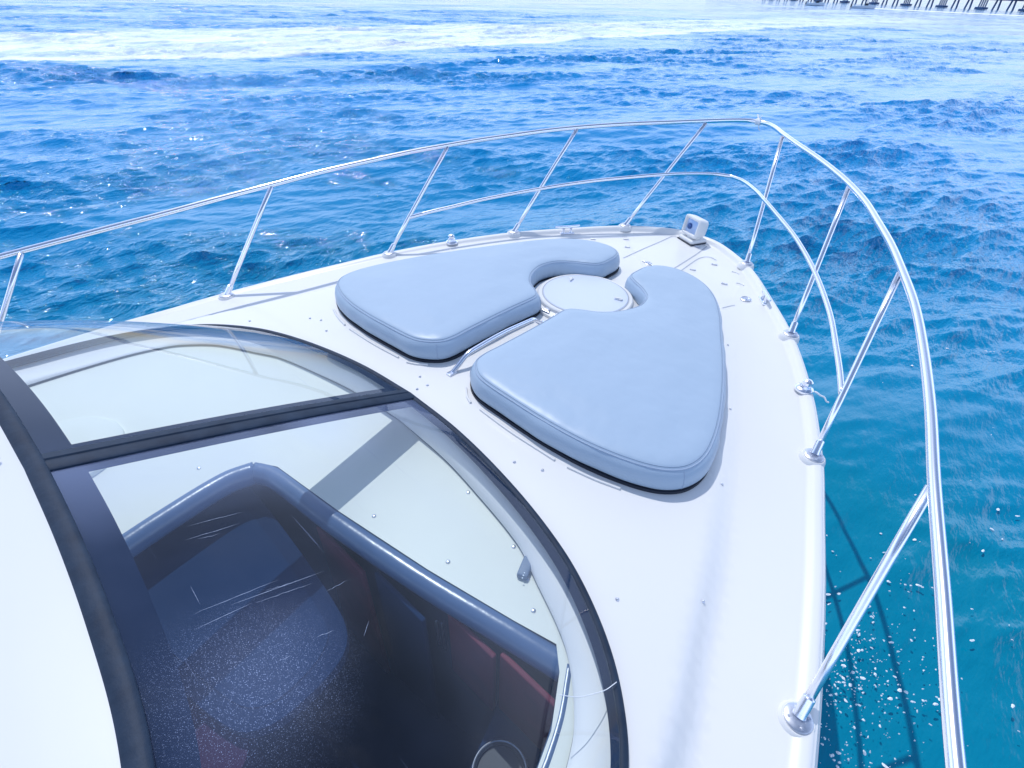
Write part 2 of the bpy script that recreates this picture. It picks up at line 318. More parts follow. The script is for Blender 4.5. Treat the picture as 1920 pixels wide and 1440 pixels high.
def z_deck(V):
    x, y = np.abs(V[:, 0]), V[:, 1]; d = dist(np.c_[x, y], Sh); dt = dist(np.c_[x, y], TR)
    poly = np.array([(0, -6), (0, 1.15)]+TR+[(1.87, -6)]); ins = pip(np.c_[x, y], poly); sd = np.where(ins, dt, -dt)
    zs = z_edge(y)-np.interp(y, [-1.5, 0, 1.2], [.008, .016, .034]); zs = zs+.0*x
    zt = z_trunk(x, y)
    w = smooth(-.05, .055, sd); aft = smooth(1.1, .5, y)
    zz = zs*(1-w*aft-(1-aft)*smooth(.10, .35, d))+zt*(w*aft+(1-aft)*smooth(.10, .35, d))
    lip = smooth(.070, .036, d); zz = zz*(1-lip)+z_edge(y)*lip
    zz = zz-.012*smooth(.018, 0, d)
    return zz
def zd(x, y): return float(z_deck(np.array([(x, y)]))[0])
inner = [tuple(p) for p in catmull(WB, 70)]
hole = np.array([(-x, y) for x, y in inner[::-1]]+inner[1:])     # windshield base outline, open aft
lip_pts = []
nrm = np.gradient(EDGE, axis=0); nrm = np.stack([nrm[:, 1], -nrm[:, 0]], 1); nrm /= np.linalg.norm(nrm, axis=1)[:, None]
for dd in (.008, .018, .030, .045, .055, .065, .075, .085, .10): lip_pts.append(EDGE[5:-5]+nrm[5:-5]*dd)
LO = [0, .004, .009, .016, .024, .034, .044, .052, .060, .068, .076, .084, .094, .11]
loopE = EDGE+nrm*LO[-1]
extra = np.vstack([EDGE[6:-6]+nrm[6:-6]*.135]); extra = extra[pip(extra, loopE)]
for s_ in (1, -1):
    T_ = catmull(TR, 120); 
    for o_ in (-.06, -.045, -.03, -.015, 0, .015, .03, .045, .06):
        q = T_.copy(); q[:, 0] += o_; q[:, 0] *= s_; extra = np.vstack([extra, q[(q[:, 1] > -5.0)]])
extra = extra[~pip(extra, hole) & (dist(extra, hole, True) > .012)]
extra = extra[dist(extra, loopE, True) > .014]
V, Fc = fill(loopE, [hole], .035, z_deck, extra)
def weld(o, d=.0005):
    import bmesh
    bm = bmesh.new(); bm.from_mesh(o.data); bmesh.ops.remove_doubles(bm, verts=bm.verts, dist=d); bmesh.ops.recalc_face_normals(bm, faces=bm.faces); bm.to_mesh(o.data); bm.free()
    o.data.polygons.foreach_set('use_smooth', [True]*len(o.data.polygons)); return o
mb = MB(); mb.add(V, Fc); LP = [EDGE+nrm*q for q in LO]; mb.grid(np.vstack([np.c_[P, z_deck(P)] for P in LP]), len(LO), len(EDGE)); deck = weld(part(mb, 'deck', GEL, sharp=0))
# hull: rolled gunwale edge, topsides and rubbing strake
mb = MB(); Vh = []; lv = [(0, -.012), (.006, -.02), (.010, -.035), (.010, -.075), (.002, -.10), (-.02, -.22), (-.10, -.6), (-.22, -1.0), (-.40, -1.5), (-.7, -2.2)]
zE = z_edge(EDGE[:, 1])
for o_, dz in lv: Vh.append(np.c_[EDGE-nrm*o_, zE+dz])
mb.grid(np.vstack(Vh), len(lv), len(EDGE)); hull = part(mb, 'hull', GEL)
mb = MB(); mb.tube(np.c_[EDGE-nrm*.020, zE-.088], .011, 10); part(mb, 'rub_rail', GEL, hull)
mb = MB(); mb.tube(np.c_[EDGE-nrm*.012, zE-.072], .006, 8); part(mb, 'rub_rail_insert', DARKB, hull)

# grooves of the anchor locker and locker lid on the foredeck
def ribbon(P, w, name, m, lift=.003, n=40):
    Q = catmull(P, n); T = np.gradient(Q, axis=0); T /= np.linalg.norm(T, axis=1)[:, None]; S = np.stack([-T[:, 1], T[:, 0]], 1)
    rows = [Q+S*w*k for k in (-.5, 0, .5)]; z = [z_deck(r)+lift for r in rows]
    mb = MB(); mb.grid(np.vstack([np.c_[r, q] for r, q in zip(rows, z)]), 3, n); return part(mb, name, m, deck)
ribbon([(-.205, .78), (-.19, 1.15), (-.16, 1.46)], .006, 'locker_seam', MARK)
ribbon([(.155, .70), (.15, 1.1), (.14, 1.46)], .007, 'locker_seam', MARK)
ribbon([(.21, .86), (.195, 1.18), (.21, 1.26), (.25, 1.29), (.31, 1.27)], .006, 'locker_seam', MARK)
ribbon([(-.16, 1.46), (0, 1.475), (.14, 1.46)], .005, 'locker_seam', MARK)
ribbon([(.66, .60), (.68, .66), (.70, .70)], .005, 'locker_seam', MARK)
ribbon([(-.86, .60), (-.74, .80), (-.60, .97), (-.42, 1.18)], .004, 'locker_seam', MARK)
# small deck hardware
def stud(x, y, r=.0055, m=STEEL2, name='snap_fastener', z=None):
    z = zd(x, y) if z is None else z
    mb = MB(); mb.lathe([(r*1.3, -.002), (r*1.3, .001), (r*.9, .003), (r*.75, .006), (r*.4, .0075), (.0, .0078)], (x, y, z), n=12); return part(mb, name, m, deck)
for x, y in [(-1.03, -1.32), (-.96, -1.29), (-.82, -1.34), (-.09, -1.27), (-.01, -1.29), (-.02, -1.345), (.63, -1.37), (.74, -1.32), (1.27, -1.57), (1.48, -1.35), (1.30, -.81), (1.12, -.32), (.87, .21), (-1.27, -1.57), (-1.30, -.81)]: stud(x, y)
def hinge(x, y, a, w=.042, name='hatch_hinge'):
    ca, sa = math.cos(a), math.sin(a); z = zd(x, y); mb = MB()
    mb.rbox((x, y, z+.003), (w, .014, .005), .0024, [(ca, sa, 0), (-sa, ca, 0), (0, 0, 1)])
    mb.tube([(x-ca*w*.5, y-sa*w*.5, z+.005), (x+ca*w*.5, y+sa*w*.5, z+.005)], .004, 8)
    for k in (-.35, .35): mb.lathe([(.004, .005), (.003, .0085), (0, .009)], (x+ca*w*k-sa*.006, y+sa*w*k+ca*.006, z), n=8)
    return part(mb, name, STEEL2, deck)
for x, y, a in [(-.30, .99, .5), (-.40, 1.13, .5), (-.59, .94, .5), (.26, .98, .3), (.33, 1.19, .3), (.52, .94, .3), (.09, 1.40, 0)]: hinge(x, y, a)
for x, y in [(.50, 1.17), (.60, 1.02)]:   # moulded finger grips
    mb = MB(); th = np.linspace(.2, 2.6, 14); mb.tube([(x+.030*math.cos(a), y+.012*math.sin(a)-.01, zd(x, y)+.002) for a in th], .004, 8); part(mb, 'finger_grip', GEL, deck)
# round locker latch in the middle of the foredeck
mb = MB(); c = (-.02, .83, zd(-.02, .83)); mb.lathe([(.026, 0), (.026, .004), (.022, .006), (.020, .003), (.012, .003), (.010, .008), (0, .009)], c, n=20)
mb.rbox((c[0]+.04, c[1]-.01, c[2]+.004), (.03, .012, .006), .003); mb.rbox((c[0]-.04, c[1]+.005, c[2]+.004), (.03, .012, .006), .003); part(mb, 'locker_latch', STEEL2, deck)
mb = MB(); c = (.72, .83, zd(.72, .83)+.001); mb.lathe([(.036, 0), (.036, .004), (.031, .007), (.029, .004), (.010, .004), (.008, .007), (0, .007)], c, n=28); part(mb, 'filler_cap', STEEL2, deck)

# gunwale fittings: cleats
for s in (1, -1):
    c = np.array([.815*s, .885, zd(.80*s, .875)]); t = np.array([-.56*s, .83, 0]) if True else None; t = t/np.linalg.norm(t); t = np.array([.56*-s, .83, 0]); side = np.array([t[1], -t[0], 0])
    mb = MB(); mb.rbox(c+[0, 0, .006], (.12, .042, .014), .006, [t, side, (0, 0, 1)])
    cl = part(mb, 'cleat', STEEL, boat)
    mb = MB()
    for k in (-.032, .032): mb.lathe([(.016, .008), (.011, .022), (.011, .042), (.013, .050)], c+t*k, n=14)
    path = [c+t*k+np.array([0, 0, .055+.006*abs(k/.1)**2]) for k in np.linspace(-.105, .105, 15)]
    mb.tube(path, [.006+.006*math.sin(math.pi*(i+1)/16) for i in range(15)], 10); part(mb, 'cleat_horn', STEEL, cl)
# domed navigation / vent fittings on the gunwales
for s in (1, -1):
    x, y = 1.335*s, .085; z = zd(x, y)
    mb = MB(); mb.lathe([(.046, -.004), (.046, .006), (.040, .012), (.030, .016), (.027, .026), (.020, .028)], (x, y, z), n=28); nv = part(mb, 'bow_light', STEEL, boat)
    mb = MB(); mb.lathe([(.019, .026), (.026, .036), (.025, .050), (.014, .060), (0, .062)], (x+.004*s, y, z), n=24); part(mb, 'light_dome', STEEL, nv)
mb = MB(); p0 = np.array([1.385, .085, zd(1.33, .085)+.012]); rp = [p0, p0+[.012, -.008, .004], p0+[.03, -.006, -.004], p0+[.05, .0, -.010], p0+[.066, -.004, -.024], p0+[.076, .004, -.03]]
mb.tube(catmull(rp, 30), .0045, 8); o = mb.build('cord', CLOTH); tag(o, 'short frayed white cord end hanging off the starboard gunwale dome', 'cord')

# deck hatch
TI = -.0237
mb = MB(); hz = lambda r, h: (r, h)
mb.lathe([(.345, -.05), (.340, -.038), (.318, -.032), (.305, -.026), (.300, -.010), (.292, -.004), (.272, -.004), (.272, -.02)], (0, 0, 0), (0, -TI, 1), n=72); hatch = part(mb, 'deck_hatch', GEL, boat)
mb = MB(); mb.lathe([(.268, -.012), (.268, -.002), (.264, .001), (.20, .0025), (.1, .0035), (0, .004)], (0, 0, 0), (0, -TI, 1), n=72); lid = part(mb, 'hatch_lid', LID, hatch)
mb = MB(); mb.lathe([(.274, -.006), (.274, -.0015), (.269, -.0015), (.269, -.006)], (0, 0, 0), (0, -TI, 1), n=72); part(mb, 'hatch_seal', MARK, hatch)
for x, y, a in ((-.185, .10, 2.0), (.205, .085, .5)):
    mb = MB(); ca, sa = math.cos(a), math.sin(a); mb.lathe([(.014, .002), (.013, .009), (.006, .011), (0, .011)], (x, y, .001), n=16)
    mb.rbox((x-ca*.018, y-sa*.018, .010), (.045, .013, .009), .004, [(ca, sa, 0), (-sa, ca, 0), (0, 0, 1)]); part(mb, 'hatch_latch', GEL, hatch)
for x in (-.06, .03):
    mb = MB(); mb.rbox((x, -.305, -.018), (.04, .035, .016), .005); mb.tube([(x-.025, -.322, -.022), (x+.025, -.322, -.022)], .006, 8); part(mb, 'hatch_hinge', STEEL2, hatch)
# handrail between the cushions
mb = MB(); za = zd(0, -1.13); zb = zd(0, -.43)
hp = catmull([(0, -1.135, za+.004), (0, -1.08, za+.035), (0, -1.035, za+.062), (0, -1.0, za+.070), (0, -.77, za+.073), (0, -.55, zb+.072), (0, -.51, zb+.066), (0, -.47, zb+.035), (0, -.425, zb+.004)], 60)
mb.tube(hp, .0125, 14); hr = part(mb, 'hand_rail', STEEL, boat)
for y, z in ((-1.14, za), (-.42, zb)):
    mb = MB(); mb.rbox((0, y, z+.004), (.034, .05, .010), .004); part(mb, 'rail_foot', STEEL, hr)

# bow guard rail
TP = [(0, 2.235, .707), (.07, 2.225, .707), (.17, 2.13, .706), (.30, 1.955, .703), (.47, 1.755, .694), (.65, 1.56, .683), (.82, 1.36, .671), (.988, 1.145, .655), (1.13, .93, .638), (1.25, .70, .620), (1.37, .46, .601), (1.472, .22, .582), (1.58, -.05, .558), (1.67, -.33, .53), (1.76, -.66, .50), (1.84, -.985, .462), (1.93, -1.32, .420), (2.01, -1.62, .38), (2.10, -1.92, .34), (2.21, -2.3, .29), (2.3, -2.8, .24), (2.34, -3.4, .20)]
RT = catmull(TP, 150); full = np.vstack([RT[::-1]*[-1, 1, 1], RT[1:]])
mb = MB(); mb.tube(full, .0165, 18); rail = part(mb, 'guard_rail', STEEL, boat, sharp=0)
MP = [(0, 1.955, .338), (.12, 1.90, .340), (.28, 1.745, .339), (.42, 1.575, .335), (.60, 1.37, .315), (.78, 1.165, .291), (.93, .965, .267), (1.068, .76, .240), (1.18, .565, .218), (1.28, .37, .197), (1.38, .14, .170), (1.45, -.03, .152), (1.505, -.175, .133)]
RM = catmull(MP, 110); mb = MB(); mb.tube(np.vstack([RM[::-1]*[-1, 1, 1], RM[1:]]), .0135, 16); part(mb, 'mid_rail', STEEL, rail, sharp=0)
ST = [((.523, 1.292, -.044), (.30, 1.945, .70)), ((1.101, .545, -.062), (.988, 1.145, .655)), ((1.531, -.374, -.096), (1.470, .215, .582)), ((1.850, -1.471, -.157), (1.837, -.988, .463)), ((2.07, -2.72, -.235), (2.20, -2.3, .29))]
for s in (1, -1):
    for b_, t_ in ST:
        b_ = np.array(b_)*[s, 1, 1]; t_ = np.array(t_)*[s, 1, 1]; b_[2] = zd(b_[0], b_[1])
        # moulded pad under the flange, flange with screws, socket and tube
        mb = MB(); mb.lathe([(.060, -.03), (.056, -.010), (.050, .002), (.047, .005), (0, .005)], b_, (.06*s, 0, 1), n=28); part(mb, 'rail_pad', GEL, rail)
        mb = MB(); mb.lathe([(.042, .004), (.042, .010), (.038, .013), (.020, .014), (0, .014)], b_, (.06*s, 0, 1), n=28)
        for k in range(4):
            a = .6+k*math.pi/2; mb.lathe([(.0055, .012), (.0045, .0155), (0, .016)], b_+[.030*math.cos(a), .030*math.sin(a), 0], n=10)
        d = (t_-b_)/np.linalg.norm(t_-b_); mb2 = mb; part(mb, 'rail_flange', STEEL2, rail); mb = MB(); mb.tube([b_+d*.012, b_+d*.03, b_+d*.075, b_+d*.078], [.020, .0185, .0180, .0150], 16)
        part(mb, 'stanchion_socket', STEEL, rail)
        mb = MB(); mb.tube([b_+(t_-b_)*k for k in (.02, .3, .7, .985)], .0142, 16); part(mb, 'stanchion', STEEL, rail, sharp=0)
# tied strap ends on the top rail at the bow
mb = MB(); c = np.array([.0, 2.235, .707])
mb.tube([c+[-.02, 0, 0], c+[.02, 0, 0]], .024, 14)
for dx, dy, dz in ((.02, -.02, .05), (-.03, .03, .045), (.03, .0, -.06)): mb.tube(catmull([c+[0, 0, .01], c+np.array([dx*.5, dy*.4, dz*.7]), c+np.array([dx, dy, dz])], 8), .008, 6, flat=.4)
o = mb.build('strap', CLOTH); tag(o, 'white strap tied around the top rail at its foremost bend', 'strap')

# searchlight on the stem
def searchlight():
    z = zd(.0, 1.48); c = np.array([0.0, 1.485, z])
    fwd = np.array([-.42, -.88, .12]); fwd /= np.linalg.norm(fwd); rt = np.cross(fwd, [0, 0, 1]); rt /= np.linalg.norm(rt); up = np.cross(rt, fwd)
    ax = [rt, fwd, up]
    mb = MB(); mb.rbox(c+[0, 0, .018], (.17, .15, .034), .015, [rt, np.cross([0, 0, 1], rt), (0, 0, 1)]); s = part(mb, 'search_light', GEL, boat)
    mb = MB(); mb.rbox(c+[0, 0, .003], (.182, .162, .010), .004, [rt, np.cross([0, 0, 1], rt), (0, 0, 1)]); part(mb, 'light_gasket', DARKB, s)
    h = c+np.array([0, 0, .118])+rt*.0
    mb = MB(); w, t, d = .185, .150, .115
    # housing as a rounded frame with an open recessed front
    def ring(hw, hh, r, y): 
        out = []
        for qx, qz, a0 in ((1, 1, 0), (-1, 1, 90), (-1, -1, 180), (1, -1, 270)):
            for k in range(6):
                a = math.radians(a0+18*k); out.append(h+rt*(qx*(hw-r)+r*math.cos(a))+up*(qz*(hh-r)+r*math.sin(a))+fwd*y)
        return out
    rings = [ring(.058, .045, .03, -.065), ring(.078, .062, .03, -.052), ring(.088, .071, .03, -.02), ring(.093, .076, .026, .03), ring(.092, .075, .024, .046), ring(.085, .068, .02, .052), ring(.072, .056, .012, .052), ring(.068, .052, .010, .046), ring(.062, .047, .008, .02)]
    V = [p for q in rings for p in q]; n = 24
    mb.grid(V, len(rings), n, True); mb.f.append(tuple(range(n-1, -1, -1))); part(mb, 'lamp_housing', GEL, s)
    mb = MB(); q = ring(.066, .050, .009, .034); mb.add(q, [tuple(range(n))]); part(mb, 'lamp_lens', LENS, s)
    mb = MB(); mb.lathe([(.024, 0), (.023, .008), (.014, .014), (0, .016)], h+fwd*.034+rt*.025-up*.004, fwd, n=18); part(mb, 'lamp_bulb', BULB, s)
    mb = MB()
    for k in (-1, 1): mb.rbox(c+rt*(.055*k)+[0, 0, .055], (.022, .05, .05), .008, [rt, np.cross([0, 0, 1], rt), (0, 0, 1)])
    mb.lathe([(.05, .03), (.045, .06), (.03, .07)], c, n=20); part(mb, 'light_neck', GEL, s)
searchlight()

# ------------------------------------------------------------------ sun pad cushions
CO = [(.165, -1.140), (.120, -1.090), (.105, -1.02), (.108, -.90), (.110, -.60), (.103, -.41), (.105, -.365), (.125, -.325), (.17, -.29), (.255, -.235), (.325, -.145), (.365, -.04), (.372, .04), (.345, .13), (.275, .20), (.175, .262), (.128, .30), (.110, .345), (.108, .42), (.112, .50), (.135, .57), (.19, .625), (.28, .655), (.40, .64), (.53, .575), (.65, .455), (.76, .28), (.87, .06), (.98, -.16), (1.085, -.40), (1.165, -.62), (1.207, -.79), (1.212, -.90), (1.185, -.99), (1.115, -1.065), (.99, -1.125), (.82, -1.17), (.62, -1.19), (.42, -1.19), (.285, -1.185), (.220, -1.172)]
def cushion(s, label):
    root = bpy.data.objects.new('sun_pad', None); C.objects.link(root); root.location = (.6*s, -.4, zd(.6*s, -.4)); root['label'] = label; root['category'] = 'cushion'; root['group'] = 'foredeck sun pads'
    O = catmull(CO, 260, True); O[:, 0] *= s
    if s < 0: O = O[::-1]
    # O runs clockwise or not: compute inward normal by polygon test
    T = np.roll(O, -1, 0)-np.roll(O, 1, 0); T /= np.linalg.norm(T, axis=1)[:, None]; Nn = np.stack([-T[:, 1], T[:, 0]], 1)
    if not pip(O[:1]+Nn[:1]*.02, O)[0]: Nn = -Nn
    base = lambda P: -.052-.0237*P[:, 1]-.035*P[:, 0]**2
    g = np.random.default_rng(3+s); ph = g.uniform(0, 6, 8)
    u = np.arange(len(O))/len(O)*2*math.pi
    wob = .0022*np.sin(7*u+ph[0])+.0018*np.sin(13*u+ph[1])+.001*np.sin(29*u+ph[2])
    notch = np.exp(-(((O[:, 0]*s-.33)**2+(O[:, 1]-.0)**2)/.05))
    puck = .0030*np.sin(u*150)*notch
    rings = []
    prof = [(.004, .014), (-.010, .015), (-.018, .022), (-.022, .038), (-.021, .062), (-.014, .090), (-.003, .108), (.0035, .1125), (.0055, .1135), (.008, .1165), (.014, .1215), (.024, .126)]
    for k, (ins, z) in enumerate(prof):
        m = math.sin(math.pi*min(1, k/8))
        insv = ins if ins > 0 else ins*(1-.8*notch); P = O+Nn*(insv-wob*m-puck*m)[:, None]; rings.append(np.c_[P, base(P)+z])
    last = rings[-1][:, :2]
    mb = MB(); n = len(O); mb.grid(np.vstack(rings), len(rings), n, True); mb.f.append(tuple(range(n)))
    def zt(Vv):
        d = dist(Vv, O, True); return base(Vv)+.126+.0055*smooth(.018, .075, d)+.010*smooth(.07, .28, d)+.0012*np.sin(9*Vv[:, 0]+3*Vv[:, 1]+ph[3])*np.sin(7*Vv[:, 1]+ph[4])*smooth(.07, .2, d)
    Vt, Ft = fill(last, [], .035, zt); mb.add(Vt, Ft)
    me = mb.build('cushion_pad', VINYL, None, sharp=0)
    import bmesh
    bm = bmesh.new(); bm.from_mesh(me.data); bmesh.ops.remove_doubles(bm, verts=bm.verts, dist=.0004); bmesh.ops.recalc_face_normals(bm, faces=bm.faces); bm.to_mesh(me.data); bm.free(); me.data.polygons.foreach_set('use_smooth', [True]*len(me.data.polygons))
    objs = [me]
    P = O+Nn*.0035; path = np.c_[P, base(P)+.1135]; mb = MB(); mb.tube(np.vstack([path, path[:2]]), .0034, 8, caps=False); objs.append(mb.build('piping', PIPING, None, sharp=0))
    P = O+Nn*.0125; path = np.c_[P, base(P)+.1200]; mb = MB(); mb.tube(np.vstack([path, path[:2]]), .0012, 6, caps=False); objs.append(mb.build('stitching', GREYP, None, sharp=0))
    # vertical closing seams on the sides
    for tgt in ((.135, -1.12), (1.185, -.99), (.115, -.345), (.18, .615)):
        i = int(np.argmin(np.linalg.norm(O-np.array([tgt[0]*s, tgt[1]]), axis=1))); mb = MB(); mb.tube([rings[q][i]-np.array([*(Nn[i]*.0005), 0]) for q in range(2, 7)], .0014, 6); objs.append(mb.build('side_seam', PIPING, None))
    # base board widened in near-black to paint the shadow gap above the deck
    P0 = O-Nn*(.0215*(1-notch))[:, None]; P1 = P0; mb = MB(); b0 = z_deck(P0); mb.grid(np.vstack([np.c_[P0, b0-.004], np.c_[P1, base(P1)+.0140]]), 2, n, True); mb.f.append(tuple(range(n, 2*n))); objs.append(mb.build('shadow_gap_board', GAP, None))
    # bright bent-metal strip that catches the aft edge
    i0 = int(np.argmin(np.linalg.norm(O-np.array([.30*s, -1.18]), axis=1))); i1 = int(np.argmin(np.linalg.norm(O-np.array([1.08*s, -1.085]), axis=1)))
    for ob in objs:
        for v in ob.data.vertices: v.co -= root.location
        ob.parent = root
    return root
cushion(-1, 'blue-grey vinyl sun pad left of the foredeck handrail, the farther one')
cushion(1, 'blue-grey vinyl sun pad right of the foredeck handrail, the nearer one')
# retaining strips moulded on the deck behind the cushions
for s in (1, -1):
    for P in ([(.30, -1.238), (.5, -1.248), (.74, -1.240)], [(.80, -1.232), (.92, -1.203), (1.02, -1.168)], [(.14, -1.175), (.19, -1.215), (.235, -1.236)]):
        Q = catmull([(x*s, y) for x, y in P], 20); mb = MB(); mb.tube(np.c_[Q, z_deck(Q)+.004], .006, 8); part(mb, 'cushion_stop', GEL if P[0][0] != .15 else GREYP, deck)

# ------------------------------------------------------------------ windshield
NB = 240
def wcurve(P, n): return catmull(P, n)
tB = catmull(np.c_[WB, [zd(x, y-.0)+.016 if y > -3.5 else -.2 for x, y in WB]], NB)
tT = catmull(WT, NB)
def wpt(i, v, off=0.0):
    b, t = tB[i], tT[i]; p = b+(t-b)*v
    bul = (.010+.13*smooth(70, 190, i))*math.sin(math.pi*v); h = np.array([b[0]-t[0], b[1]-t[1], 0]); h /= np.linalg.norm(h)+1e-9
    q = p+np.array([0, 0, 1])*bul*.9+h*bul*.5
    if off:
        nn = np.cross(tB[min(i+1, NB-1)]-tB[max(i-1, 0)], t-b); nn /= np.linalg.norm(nn)+1e-9
        if nn[2] < 0: nn = -nn
        q = q+nn*off
    return q
def flip(mb, s):
    if s < 0: mb.f = [tuple(reversed(q)) for q in mb.f]
    return mb
def wsurf(s, i0, i1, v0, v1, off, nv=24, vf=None):
    idx = list(range(i0, i1+1)); V = []
    for i in idx:
        a, b = (v0, v1) if vf is None else vf(i)
        for k in range(nv): V.append(wpt(i, a+(b-a)*k/(nv-1), off)*np.array([s, 1, 1]))
    return V, len(idx), nv
xi = lambda x: int(np.argmin(np.abs(tB[:, 0]-x)))
def glass_mat():
    m = bpy.data.materials.new('windshield_glass'); m.use_nodes = True; t = m.node_tree; t.nodes.clear(); n = t.nodes.new; l = t.links.new
    o = n('ShaderNodeOutputMaterial'); tr = n('ShaderNodeBsdfTransparent'); tr.inputs[0].default_value = (.87, .92, .94, 1)
    gl = n('ShaderNodeBsdfGlossy'); gl.inputs['Roughness'].default_value = .03; gl.inputs[0].default_value = (1, 1, 1, 1)
    fr = n('ShaderNodeFresnel'); ge = n('ShaderNodeNewGeometry'); gi = n('ShaderNodeMapRange'); gi.inputs[3].default_value = 1.42; gi.inputs[4].default_value = .704; l(ge.outputs['Backfacing'], gi.inputs[0]); l(gi.outputs[0], fr.inputs[0])
    m1 = n('ShaderNodeMixShader'); l(fr.outputs[0], m1.inputs[0]); l(tr.outputs[0], m1.inputs[1]); l(gl.outputs[0], m1.inputs[2])
    tc = n('ShaderNodeTexCoord'); df = n('ShaderNodeBsdfDiffuse'); df.inputs[0].default_value = (.45, .56, .90, 1)  # blue film colour also paints reflected sky over the cabin
    # thin film of dried salt; fine pale speckle paints sun glints in one area
    a = n('ShaderNodeTexNoise'); a.inputs['Scale'].default_value = 3.0; a.inputs['Detail'].default_value = 5; l(tc.outputs['Object'], a.inputs[0])
    ar = n('ShaderNodeMapRange'); ar.inputs[1].default_value = .4; ar.inputs[2].default_value = .75; ar.inputs[3].default_value = .001; ar.inputs[4].default_value = .020; l(a.outputs[0], ar.inputs[0])
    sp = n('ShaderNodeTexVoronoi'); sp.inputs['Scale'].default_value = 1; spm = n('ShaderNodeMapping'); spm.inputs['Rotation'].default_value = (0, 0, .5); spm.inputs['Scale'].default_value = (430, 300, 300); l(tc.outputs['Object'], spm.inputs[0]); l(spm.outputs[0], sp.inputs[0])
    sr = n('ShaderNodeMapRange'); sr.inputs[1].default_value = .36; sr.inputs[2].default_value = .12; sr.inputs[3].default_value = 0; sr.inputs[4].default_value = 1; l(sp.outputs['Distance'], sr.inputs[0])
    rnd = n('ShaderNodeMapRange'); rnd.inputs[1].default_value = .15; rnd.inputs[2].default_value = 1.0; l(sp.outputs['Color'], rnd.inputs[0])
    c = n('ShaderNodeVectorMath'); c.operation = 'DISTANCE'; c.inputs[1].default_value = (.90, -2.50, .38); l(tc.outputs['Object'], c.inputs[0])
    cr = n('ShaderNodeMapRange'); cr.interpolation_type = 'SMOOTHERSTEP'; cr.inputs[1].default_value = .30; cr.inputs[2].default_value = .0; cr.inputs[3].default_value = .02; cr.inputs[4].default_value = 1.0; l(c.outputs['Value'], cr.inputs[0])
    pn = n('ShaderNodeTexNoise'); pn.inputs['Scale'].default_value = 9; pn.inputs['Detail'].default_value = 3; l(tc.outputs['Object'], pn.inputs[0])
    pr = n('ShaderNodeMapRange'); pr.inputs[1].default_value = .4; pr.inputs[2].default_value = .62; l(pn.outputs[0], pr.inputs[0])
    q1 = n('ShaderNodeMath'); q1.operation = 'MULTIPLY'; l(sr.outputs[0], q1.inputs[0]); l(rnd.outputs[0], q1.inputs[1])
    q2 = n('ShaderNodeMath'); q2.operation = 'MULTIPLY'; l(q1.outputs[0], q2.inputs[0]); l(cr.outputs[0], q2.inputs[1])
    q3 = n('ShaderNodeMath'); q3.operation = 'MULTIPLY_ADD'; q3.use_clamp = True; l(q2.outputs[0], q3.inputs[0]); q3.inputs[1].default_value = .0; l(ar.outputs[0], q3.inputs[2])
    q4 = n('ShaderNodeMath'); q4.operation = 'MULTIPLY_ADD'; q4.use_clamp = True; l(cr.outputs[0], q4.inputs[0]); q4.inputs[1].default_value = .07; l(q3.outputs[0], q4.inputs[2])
    # wiper scratches: thin stretched streaks
    smp = n('ShaderNodeMapping'); smp.inputs['Rotation'].default_value = (0, 0, math.radians(-52)); smp.inputs['Scale'].default_value = (2.2, 160, 2.2); l(tc.outputs['Object'], smp.inputs[0])
    sn = n('ShaderNodeTexNoise'); sn.inputs['Scale'].default_value = 1.0; sn.inputs['Detail'].default_value = 2; l(smp.outputs[0], sn.inputs[0])
    sr2 = n('ShaderNodeMapRange'); sr2.inputs[1].default_value = .735; sr2.inputs[2].default_value = .77; sr2.inputs[4].default_value = .12; l(sn.outputs[0], sr2.inputs[0])
    hz_ = n('ShaderNodeTexNoise'); hz_.inputs['Scale'].default_value = 1.4; hz_.inputs['Detail'].default_value = 6; hz_.inputs['Distortion'].default_value = .7; l(tc.outputs['Object'], hz_.inputs[0])
    hr_ = n('ShaderNodeMapRange'); hr_.inputs[1].default_value = .48; hr_.inputs[2].default_value = .72; hr_.inputs[4].default_value = .03; l(hz_.outputs[0], hr_.inputs[0])
    # milky reflection and spray haze painted beside the centre bar
    xs = n('ShaderNodeSeparateXYZ'); l(tc.outputs['Object'], xs.inputs[0]); xr = n('ShaderNodeMapRange'); xr.inputs[1].default_value = .42; xr.inputs[2].default_value = .02; xr.inputs[4].default_value = .22; l(xs.outputs[0], xr.inputs[0])
    xp = n('ShaderNodeMapRange'); xp.inputs[1].default_value = -.05; xp.inputs[2].default_value = .0; l(xs.outputs[0], xp.inputs[0])
    yr = n('ShaderNodeMapRange'); yr.inputs[1].default_value = .40; yr.inputs[2].default_value = .66; l(hz_.outputs[0], yr.inputs[0])
    h1 = n('ShaderNodeMath'); h1.operation = 'MULTIPLY'; l(xr.outputs[0], h1.inputs[0]); l(yr.outputs[0], h1.inputs[1]); h2 = n('ShaderNodeMath'); h2.operation = 'MULTIPLY'; l(h1.outputs[0], h2.inputs[0]); l(xp.outputs[0], h2.inputs[1])
    h3 = n('ShaderNodeMath'); h3.operation = 'ADD'; l(h2.outputs[0], h3.inputs[0]); l(q4.outputs[0], h3.inputs[1]); q4 = h3
    q5 = n('ShaderNodeMath'); q5.operation = 'ADD'; l(q4.outputs[0], q5.inputs[0]); l(sr2.outputs[0], q5.inputs[1])
    q6 = n('ShaderNodeMath'); q6.operation = 'ADD'; q6.use_clamp = True; l(q5.outputs[0], q6.inputs[0]); l(hr_.outputs[0], q6.inputs[1]); q4 = q6
    m2 = n('ShaderNodeMixShader'); l(q4.outputs[0], m2.inputs[0]); l(m1.outputs[0], m2.inputs[1]); l(df.outputs[0], m2.inputs[2])
